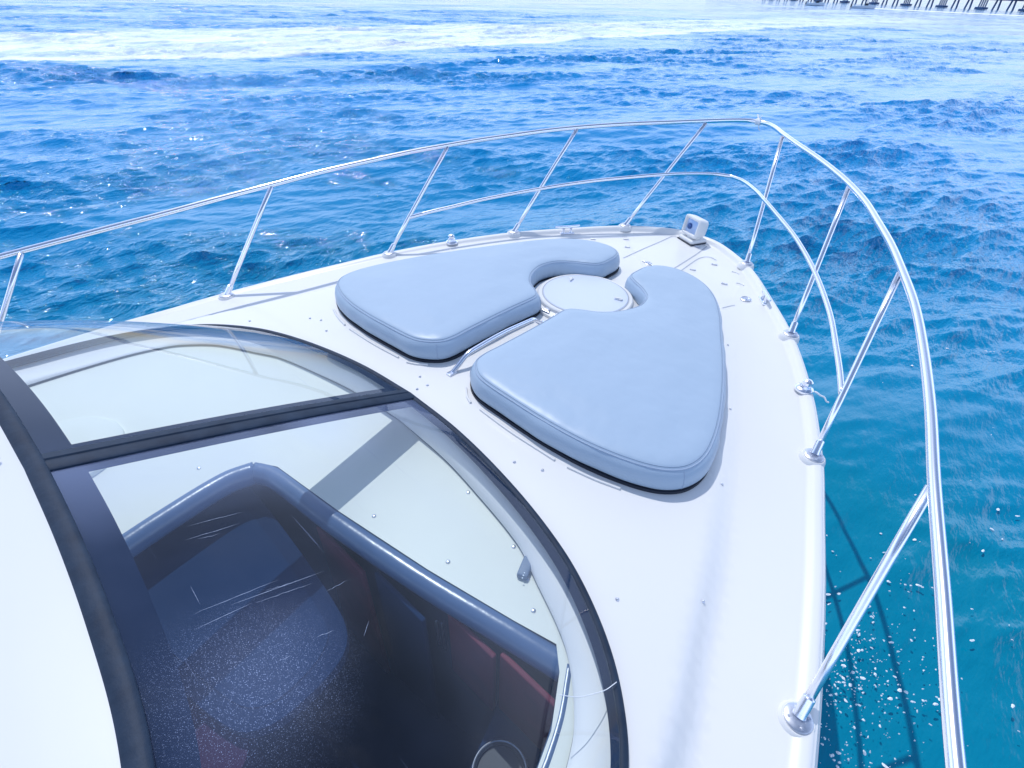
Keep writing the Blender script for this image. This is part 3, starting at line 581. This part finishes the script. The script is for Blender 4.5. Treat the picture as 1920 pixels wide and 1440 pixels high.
    glint = n('ShaderNodeBsdfDiffuse'); glint.inputs[0].default_value = (.50, .62, .95, 1); m3 = n('ShaderNodeMixShader'); l(q2.outputs[0], m3.inputs[0]); l(m2.outputs[0], m3.inputs[1]); l(glint.outputs[0], m3.inputs[2]); l(m3.outputs[0], o.inputs[0])
    return m
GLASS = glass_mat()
# frame: rubber gasket along the base and the upper edge
mb = MB(); gb = [tB[i]+np.array([0, 0, -.004]) for i in range(0, NB)]; gbf = [p*[-1, 1, 1] for p in gb[::-1]]+gb[1:]
mb.tube(gbf, .016, 12, flat=.7); 
gt = [wpt(i, 1.0)+np.array([0, 0, .0]) for i in range(NB)]; gtf = [p*[-1, 1, 1] for p in gt[::-1]]+gt[1:]
mb.tube(gtf, .025, 14, flat=.45); frame = part(mb, 'windshield_frame', RUBBER, boat, sharp=0)
i_m = xi(.035); 
for s in (1, -1):
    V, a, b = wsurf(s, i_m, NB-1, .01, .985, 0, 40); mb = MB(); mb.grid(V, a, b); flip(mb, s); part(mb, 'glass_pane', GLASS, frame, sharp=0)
    # printed dark border under the glass
    iF = xi(.10)
    mb = MB()
    V, a, b = wsurf(s, i_m, NB-1, .925, .985, -.004, 8); mb.grid(V, a, b)
    V, a, b = wsurf(s, i_m, NB-1, .012, .045, -.004, 4, vf=lambda i: (.010, .045+.004*min(1, max(0, (i-60)/80)))); mb.grid(V, a, b)
    V, a, b = wsurf(s, i_m, iF, .045, .925, -.004, 30); mb.grid(V, a, b); part(mb, 'frit_border', FRIT, frame, sharp=0)
# centre mullion
mb = MB(); cs = [(-.044, -.006), (-.044, .005), (-.038, .009), (-.008, .011), (-.004, .007), (.004, .007), (.008, .011), (.038, .009), (.044, .005), (.044, -.006)]; V = []
for k in range(40):
    p = wpt(0, .0+1.0*k/39, 0)
    for dx, dz in cs: V.append(p+np.array([dx, dz*.36, dz]))
mb.grid(V, 40, len(cs)); part(mb, 'centre_mullion', RUBBER, frame)
# loose thread lying on the starboard pane
# roof behind the windshield
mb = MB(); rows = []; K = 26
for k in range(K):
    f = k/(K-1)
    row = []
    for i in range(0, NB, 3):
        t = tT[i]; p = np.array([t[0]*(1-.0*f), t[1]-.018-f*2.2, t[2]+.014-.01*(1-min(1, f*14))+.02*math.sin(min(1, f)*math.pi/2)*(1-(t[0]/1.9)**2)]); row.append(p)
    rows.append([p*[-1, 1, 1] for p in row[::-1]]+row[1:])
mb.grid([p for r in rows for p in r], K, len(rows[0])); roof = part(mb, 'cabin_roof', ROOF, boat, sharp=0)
# cabin sides under the roof edge
for x, y in ((-.07, -2.705), (-.72, -2.72)):
    mb = MB(); mb.lathe([(.008, 0), (.007, .003), (.004, .005), (0, .005)], (x, y, .480), n=12); part(mb, 'roof_screw', STEEL2, roof)

# ------------------------------------------------------------------ dash and cabin interior
ZD = -.125
seam = [(0, -1.475), (.34, -1.50), (.55, -1.535), (.86, -1.605), (1.0, -1.67), (1.21, -1.775), (1.32, -1.87), (1.40, -1.98), (1.47, -2.2), (1.52, -2.6), (1.55, -3.1)]
sm = catmull(seam, NB)
def cloop(P): return np.vstack([P[::-1]*[-1, 1], P[1:]])
V = []; nvv = 8
for k in range(nvv):
    f = k/(nvv-1); e = 1-math.cos(f*math.pi/2); g_ = math.sin(f*math.pi/2)
    for sgn, rng_ in ((-1, range(NB-1, -1, -1)), (1, range(1, NB))):
        for i in rng_:
            b = tB[i]; z0 = b[2]-.018; x = b[0]+(sm[i][0]-b[0])*g_*.98; y = b[1]-.008+(sm[i][1]-b[1])*g_*.98; V.append((sgn*x, y, z0+(ZD+.012-z0)*e))
mb = MB(); mb.grid(V, nvv, 2*NB-1); coam = part(mb, 'dash_coaming', COAM, boat, sharp=0)
# opening: starboard companionway
OP = [(-.20, -2.64), (-.235, -2.40), (-.245, -2.15), (-.215, -2.06), (-.14, -2.02), (.25, -1.975), (.70, -1.905), (1.05, -1.835), (1.20, -1.80), (1.26, -1.86), (1.34, -2.0), (1.40, -2.2), (1.45, -2.6), (1.48, -3.1), (-.15, -3.1)]
dl = cloop(sm); dl[:, 1] -= .003
Vd, Fd = fill(dl, [np.array(OP)], .06, lambda V_: np.full(len(V_), ZD)+.0*V_[:, 0]); mb = MB(); mb.add(Vd, Fd); dash = part(mb, 'dashboard', DASH, boat, smooth=False)
def roll(P, r, name):
    Q = catmull(P, 60); mb = MB(); mb.tube(Q, r, 20); return part(mb, name, PAD, dash, sharp=0)
roll([(-.225, -2.085, ZD-.045), (-.14, -2.045, ZD-.045), (.25, -2.0, ZD-.045), (.70, -1.93, ZD-.045), (1.05, -1.86, ZD-.045), (1.27, -1.815, ZD-.05)], .048, 'padded_edge')
roll([(-.225, -2.085, ZD-.045), (-.255, -2.2, ZD-.045), (-.235, -2.45, ZD-.045), (-.20, -2.7, ZD-.045), (-.18, -3.1, ZD-.045)], .05, 'padded_edge')
roll([(1.27, -1.82, ZD-.02), (1.35, -1.98, ZD-.02), (1.41, -2.2, ZD-.02), (1.46, -2.6, ZD-.02)], .022, 'side_trim')
for x, y in [(.37, -1.895), (.73, -1.835), (1.075, -1.765), (.86, -1.625), (.55, -1.56), (.985, -1.69), (-.25, -1.62), (-.37, -2.25)]:
    mb = MB(); mb.lathe([(.009, 0), (.008, .003), (.004, .005), (0, .005)], (x, y, ZD), n=12); part(mb, 'dash_screw', STEEL2, dash)
mb = MB(); ax = np.array([.36, -.93, 0]); ax /= np.linalg.norm(ax); mb.rbox((.955, -1.667, ZD+.012), (.085, .040, .026), .007, [ax, np.array([-ax[1], ax[0], 0]), (0, 0, 1)]); bx = part(mb, 'sensor_box', GREYP, dash)
mb = MB()
for k in range(3): mb.lathe([(.003, 0), (.002, .002), (0, .002)], (.970+.004*k, -1.692-.010*k, ZD+.025), n=8)
part(mb, 'sensor_light', FOAM, bx)
# port helm binnacle hump seen through the port pane
mb = MB(); mb.lathe([(.24, -.02), (.235, .02), (.215, .035), (.1, .04), (0, .04)], (-.86, -2.62, ZD), n=48); part(mb, 'compass_base', DASH, dash)
# cabin well
cab = MB(); zb_ = -1.35
Wl = [(-.75, -3.3), (-.75, -2.10), (-.30, -2.06), (-.16, -2.04), (.70, -1.93), (1.24, -1.83), (1.34, -2.0), (1.48, -2.5), (1.5, -3.3)]
Vw = [(x, y, ZD-.03) for x, y in Wl]+[(x, y, zb_) for x, y in Wl]; n = len(Wl)
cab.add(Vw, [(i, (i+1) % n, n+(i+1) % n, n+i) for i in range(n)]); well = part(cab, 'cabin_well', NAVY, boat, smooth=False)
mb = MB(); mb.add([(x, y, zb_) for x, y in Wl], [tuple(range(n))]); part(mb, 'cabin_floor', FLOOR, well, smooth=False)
def boxp(name, lo, hi, m, r=.02, ax=None):
    mb = MB(); c = [(a+b)/2 for a, b in zip(lo, hi)]; mb.rbox(c, [b-a for a, b in zip(lo, hi)], r, ax); return part(mb, name, m, well)
def slab(name, P, z0, z1, m, r=.0):
    Q = catmull(P, 90, True) if r else np.array(P, float); n_ = len(Q); mb = MB()
    mb.add([(x, y, z0) for x, y in Q]+[(x, y, z1) for x, y in Q], [(i, (i+1) % n_, n_+(i+1) % n_, n_+i) for i in range(n_)]+[tuple(range(n_, 2*n_))]); return part(mb, name, m, well)
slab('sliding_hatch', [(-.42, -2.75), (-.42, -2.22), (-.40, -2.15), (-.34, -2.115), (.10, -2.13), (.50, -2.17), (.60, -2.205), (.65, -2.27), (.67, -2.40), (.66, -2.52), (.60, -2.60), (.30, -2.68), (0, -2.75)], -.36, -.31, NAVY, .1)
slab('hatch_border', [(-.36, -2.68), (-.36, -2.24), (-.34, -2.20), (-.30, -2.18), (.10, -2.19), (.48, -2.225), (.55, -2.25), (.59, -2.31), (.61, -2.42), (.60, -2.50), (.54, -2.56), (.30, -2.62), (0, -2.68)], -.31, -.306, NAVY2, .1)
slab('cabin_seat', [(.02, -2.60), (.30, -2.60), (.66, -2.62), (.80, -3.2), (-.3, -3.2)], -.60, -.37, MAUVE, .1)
slab('worktop', [(1.05, -1.87), (1.42, -1.80), (1.45, -3.2), (1.25, -3.2), (1.22, -2.42)], -.66, -.60, NAVY2)
boxp('cabinet_door', (.84, -1.945, -.62), (1.06, -1.925, -.20), WOOD, .006)
boxp('cabinet_door', (1.07, -1.925, -.60), (1.30, -1.905, -.19), WOOD, .006)
boxp('wall_panel', (.14, -2.04, -1.1), (.46, -2.02, -.26), WOOD, .006)
boxp('wall_panel', (.50, -2.01, -1.1), (.78, -1.99, -.24), NAVY2, .006)
mb = MB(); mb.tube([(.80, -1.965, -.27), (.80, -1.965, -.44)], .004, 8); mb.tube([(.825, -1.96, -.26), (.825, -1.96, -.45)], .003, 8); part(mb, 'door_handle', STEEL2, well)
mb = MB(); mb.lathe([(.095, 0), (.095, .008), (.088, .012), (.080, .008), (.076, -.06), (0, -.062)], (1.215, -2.07, -.597), n=40); part(mb, 'cup_holder', DARKB, well)
mb = MB(); th = np.linspace(0, 2*math.pi, 48); mb.tube([(1.215+.092*math.cos(a), -2.07+.092*math.sin(a), -.586) for a in th], .004, 8, caps=False); part(mb, 'cup_holder_rim', STEEL2, well)
# surface height of the starboard glass, for what lies on it
GS = np.array([wpt(i, v) for i in range(0, NB, 2) for v in np.linspace(0, 1, 60)])
def gz(x, y):
    d = np.hypot(GS[:, 0]-x, GS[:, 1]-y); k = np.argsort(d)[:4]; w = 1/(d[k]+1e-4); return float((GS[k, 2]*w).sum()/w.sum())
mb = MB()
for (x0, y0), (x1, y1), w in [((.695, -2.532), (.700, -2.35), 0.00055), ((.734, -2.54), (.732, -2.427), 0.00055), ((.713, -2.464), (.732, -2.251), 0.00066), ((.736, -2.422), (.752, -2.291), 0.00049), ((.421, -2.441), (.434, -2.312), 0.00049), ((.468, -2.462), (.473, -2.336), 0.00055), ((.479, -2.439), (.486, -2.391), 0.00044), ((.89, -2.363), (.898, -2.323), 0.00055), ((.898, -2.45), (.902, -2.424), 0.00044), ((.616, -2.506), (.676, -2.51), 0.00039), ((.791, -2.279), (.789, -2.219), 0.00044), ((.715, -2.389), (.728, -2.312), 0.00039), ((.949, -2.28), (.92, -2.246), 0.00039)]:
    n_ = 12; T_ = np.array([x1-x0, y1-y0]); T_ /= np.linalg.norm(T_); S_ = np.array([-T_[1], T_[0]]); rows = []
    for k in range(n_):
        f = k/(n_-1); p = np.array([x0+(x1-x0)*f, y0+(y1-y0)*f]); ww = w*(math.sin(math.pi*(.04+.92*f)))*(.5+.5*abs(math.sin(k*1.9)))
        for sgn in (-1, 1): q = p+S_*ww*sgn; rows.append((q[0], q[1], gz(*p)+.0012))
    mb.grid(rows, n_, 2)
o = part(mb, 'scratches', SCR, frame); o['kind'] = 'stuff'
mb = MB(); P = [(1.335, -1.982), (1.368, -1.94), (1.393, -1.882), (1.405, -1.842), (1.414, -1.802)]
mb.tube(catmull([(x, y, gz(x, y)+.004+(.012 if k == 4 else 0)) for k, (x, y) in enumerate(P)], 24), .0012, 6); o = mb.build('thread', CLOTH); tag(o, 'thin white thread lying across the starboard windshield corner and its black seal', 'thread')

# ------------------------------------------------------------------ far things
pier = bpy.data.objects.new('pier', None); C.objects.link(pier); tag(pier, 'long concrete pier on rows of piles standing in the far water', 'pier')
A0 = np.array([-152., 372.]); A1 = np.array([48., 276.]); dr = (A1-A0)/np.linalg.norm(A1-A0); nn = np.array([-dr[1], dr[0]])
pier.location = (A0[0], A0[1], WZ)
def loc(p): return np.array(p)-np.array([A0[0], A0[1], WZ])
Ln = np.linalg.norm(A1-A0)
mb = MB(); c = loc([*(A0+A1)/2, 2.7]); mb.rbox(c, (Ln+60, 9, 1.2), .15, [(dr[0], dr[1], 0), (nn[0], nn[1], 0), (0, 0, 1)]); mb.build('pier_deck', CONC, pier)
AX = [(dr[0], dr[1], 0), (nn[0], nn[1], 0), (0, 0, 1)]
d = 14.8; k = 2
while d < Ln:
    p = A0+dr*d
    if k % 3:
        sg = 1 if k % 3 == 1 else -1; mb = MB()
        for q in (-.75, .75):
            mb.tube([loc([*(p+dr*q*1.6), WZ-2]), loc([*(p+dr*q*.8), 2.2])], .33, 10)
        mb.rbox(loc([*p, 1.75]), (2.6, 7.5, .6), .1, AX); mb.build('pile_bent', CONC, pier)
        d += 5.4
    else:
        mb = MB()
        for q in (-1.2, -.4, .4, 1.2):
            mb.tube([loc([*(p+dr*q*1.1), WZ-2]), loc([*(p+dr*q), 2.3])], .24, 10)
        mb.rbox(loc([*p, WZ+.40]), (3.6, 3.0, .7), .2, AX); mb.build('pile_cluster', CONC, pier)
        d += 5.4
    k += 1
def motorboat(x, y, a, L_, label, wake=True):
    r = bpy.data.objects.new('small_motorboat', None); C.objects.link(r); r.location = (x, y, WZ); r.rotation_euler = (0, 0, a); tag(r, label, 'boat', 'small boats near the pier')
    mb = MB(); V = []; ks = np.linspace(0, 1, 14)
    for k_ in ks:
        w = .95*(1-max(0, k_-.35)**2.2*2.5) if k_ < 1 else .02; w = max(w, .03); z = .55+.35*k_
        V += [(k_*L_-L_/2, -w, z), (k_*L_-L_/2, -w*.8, .1), (k_*L_-L_/2, 0, -.15), (k_*L_-L_/2, w*.8, .1), (k_*L_-L_/2, w, z)]
    mb.grid(V, 14, 5); mb.f.append((0, 1, 2, 3, 4)); mb.add([(q*L_-L_/2, sx*.9*(1 if q < .5 else .3), .45) for q, sx in ((0, -1), (.9, -1), (.9, 1), (0, 1))], [(0, 1, 2, 3)]); mb.build('hull', GEL, r)
    mb = MB(); mb.rbox((.1*L_, 0, .95), (.9, .9, .7), .15); mb.rbox((.02*L_, 0, 1.9), (1.8, 1.5, .08), .03)
    for sx in (-.6, .6):
        for q in (-.6, .7): mb.tube([(q, sx, .5), (q, sx, 1.9)], .03, 6)
    mb.build('console', DARKB, r); mb = MB(); mb.rbox((-L_/2-.15, 0, .6), (.35, .4, .9), .08); mb.build('outboard_motor', DARKB, r)
    return r
motorboat(-50.0, 213.0, .35, 6.5, 'small white open boat before the pier with a white spray trail behind it')
motorboat(-68.0, 226.0, .3, 5.5, 'small pale boat before the pier, left of the one with the spray trail')
mb = MB(); P = np.array([(-46.5, 211.5), (-35, 206), (-22, 203), (-8, 202)]); Q = catmull(P, 40); wv = [.9*math.sin(math.pi*(.08+.85*i/39))**.6+.15*math.sin(i*2.3) for i in range(40)]
V = []
for (x, y), w in zip(Q, wv): V += [(x, y-w, WZ+.10), (x, y, WZ+.28), (x, y+w, WZ+.10)]
mb.grid(V, 40, 3); o = mb.build('boat_wake', FOAM); tag(o, 'thin white trail of spray behind the small boat before the pier', 'wake', kind='stuff')
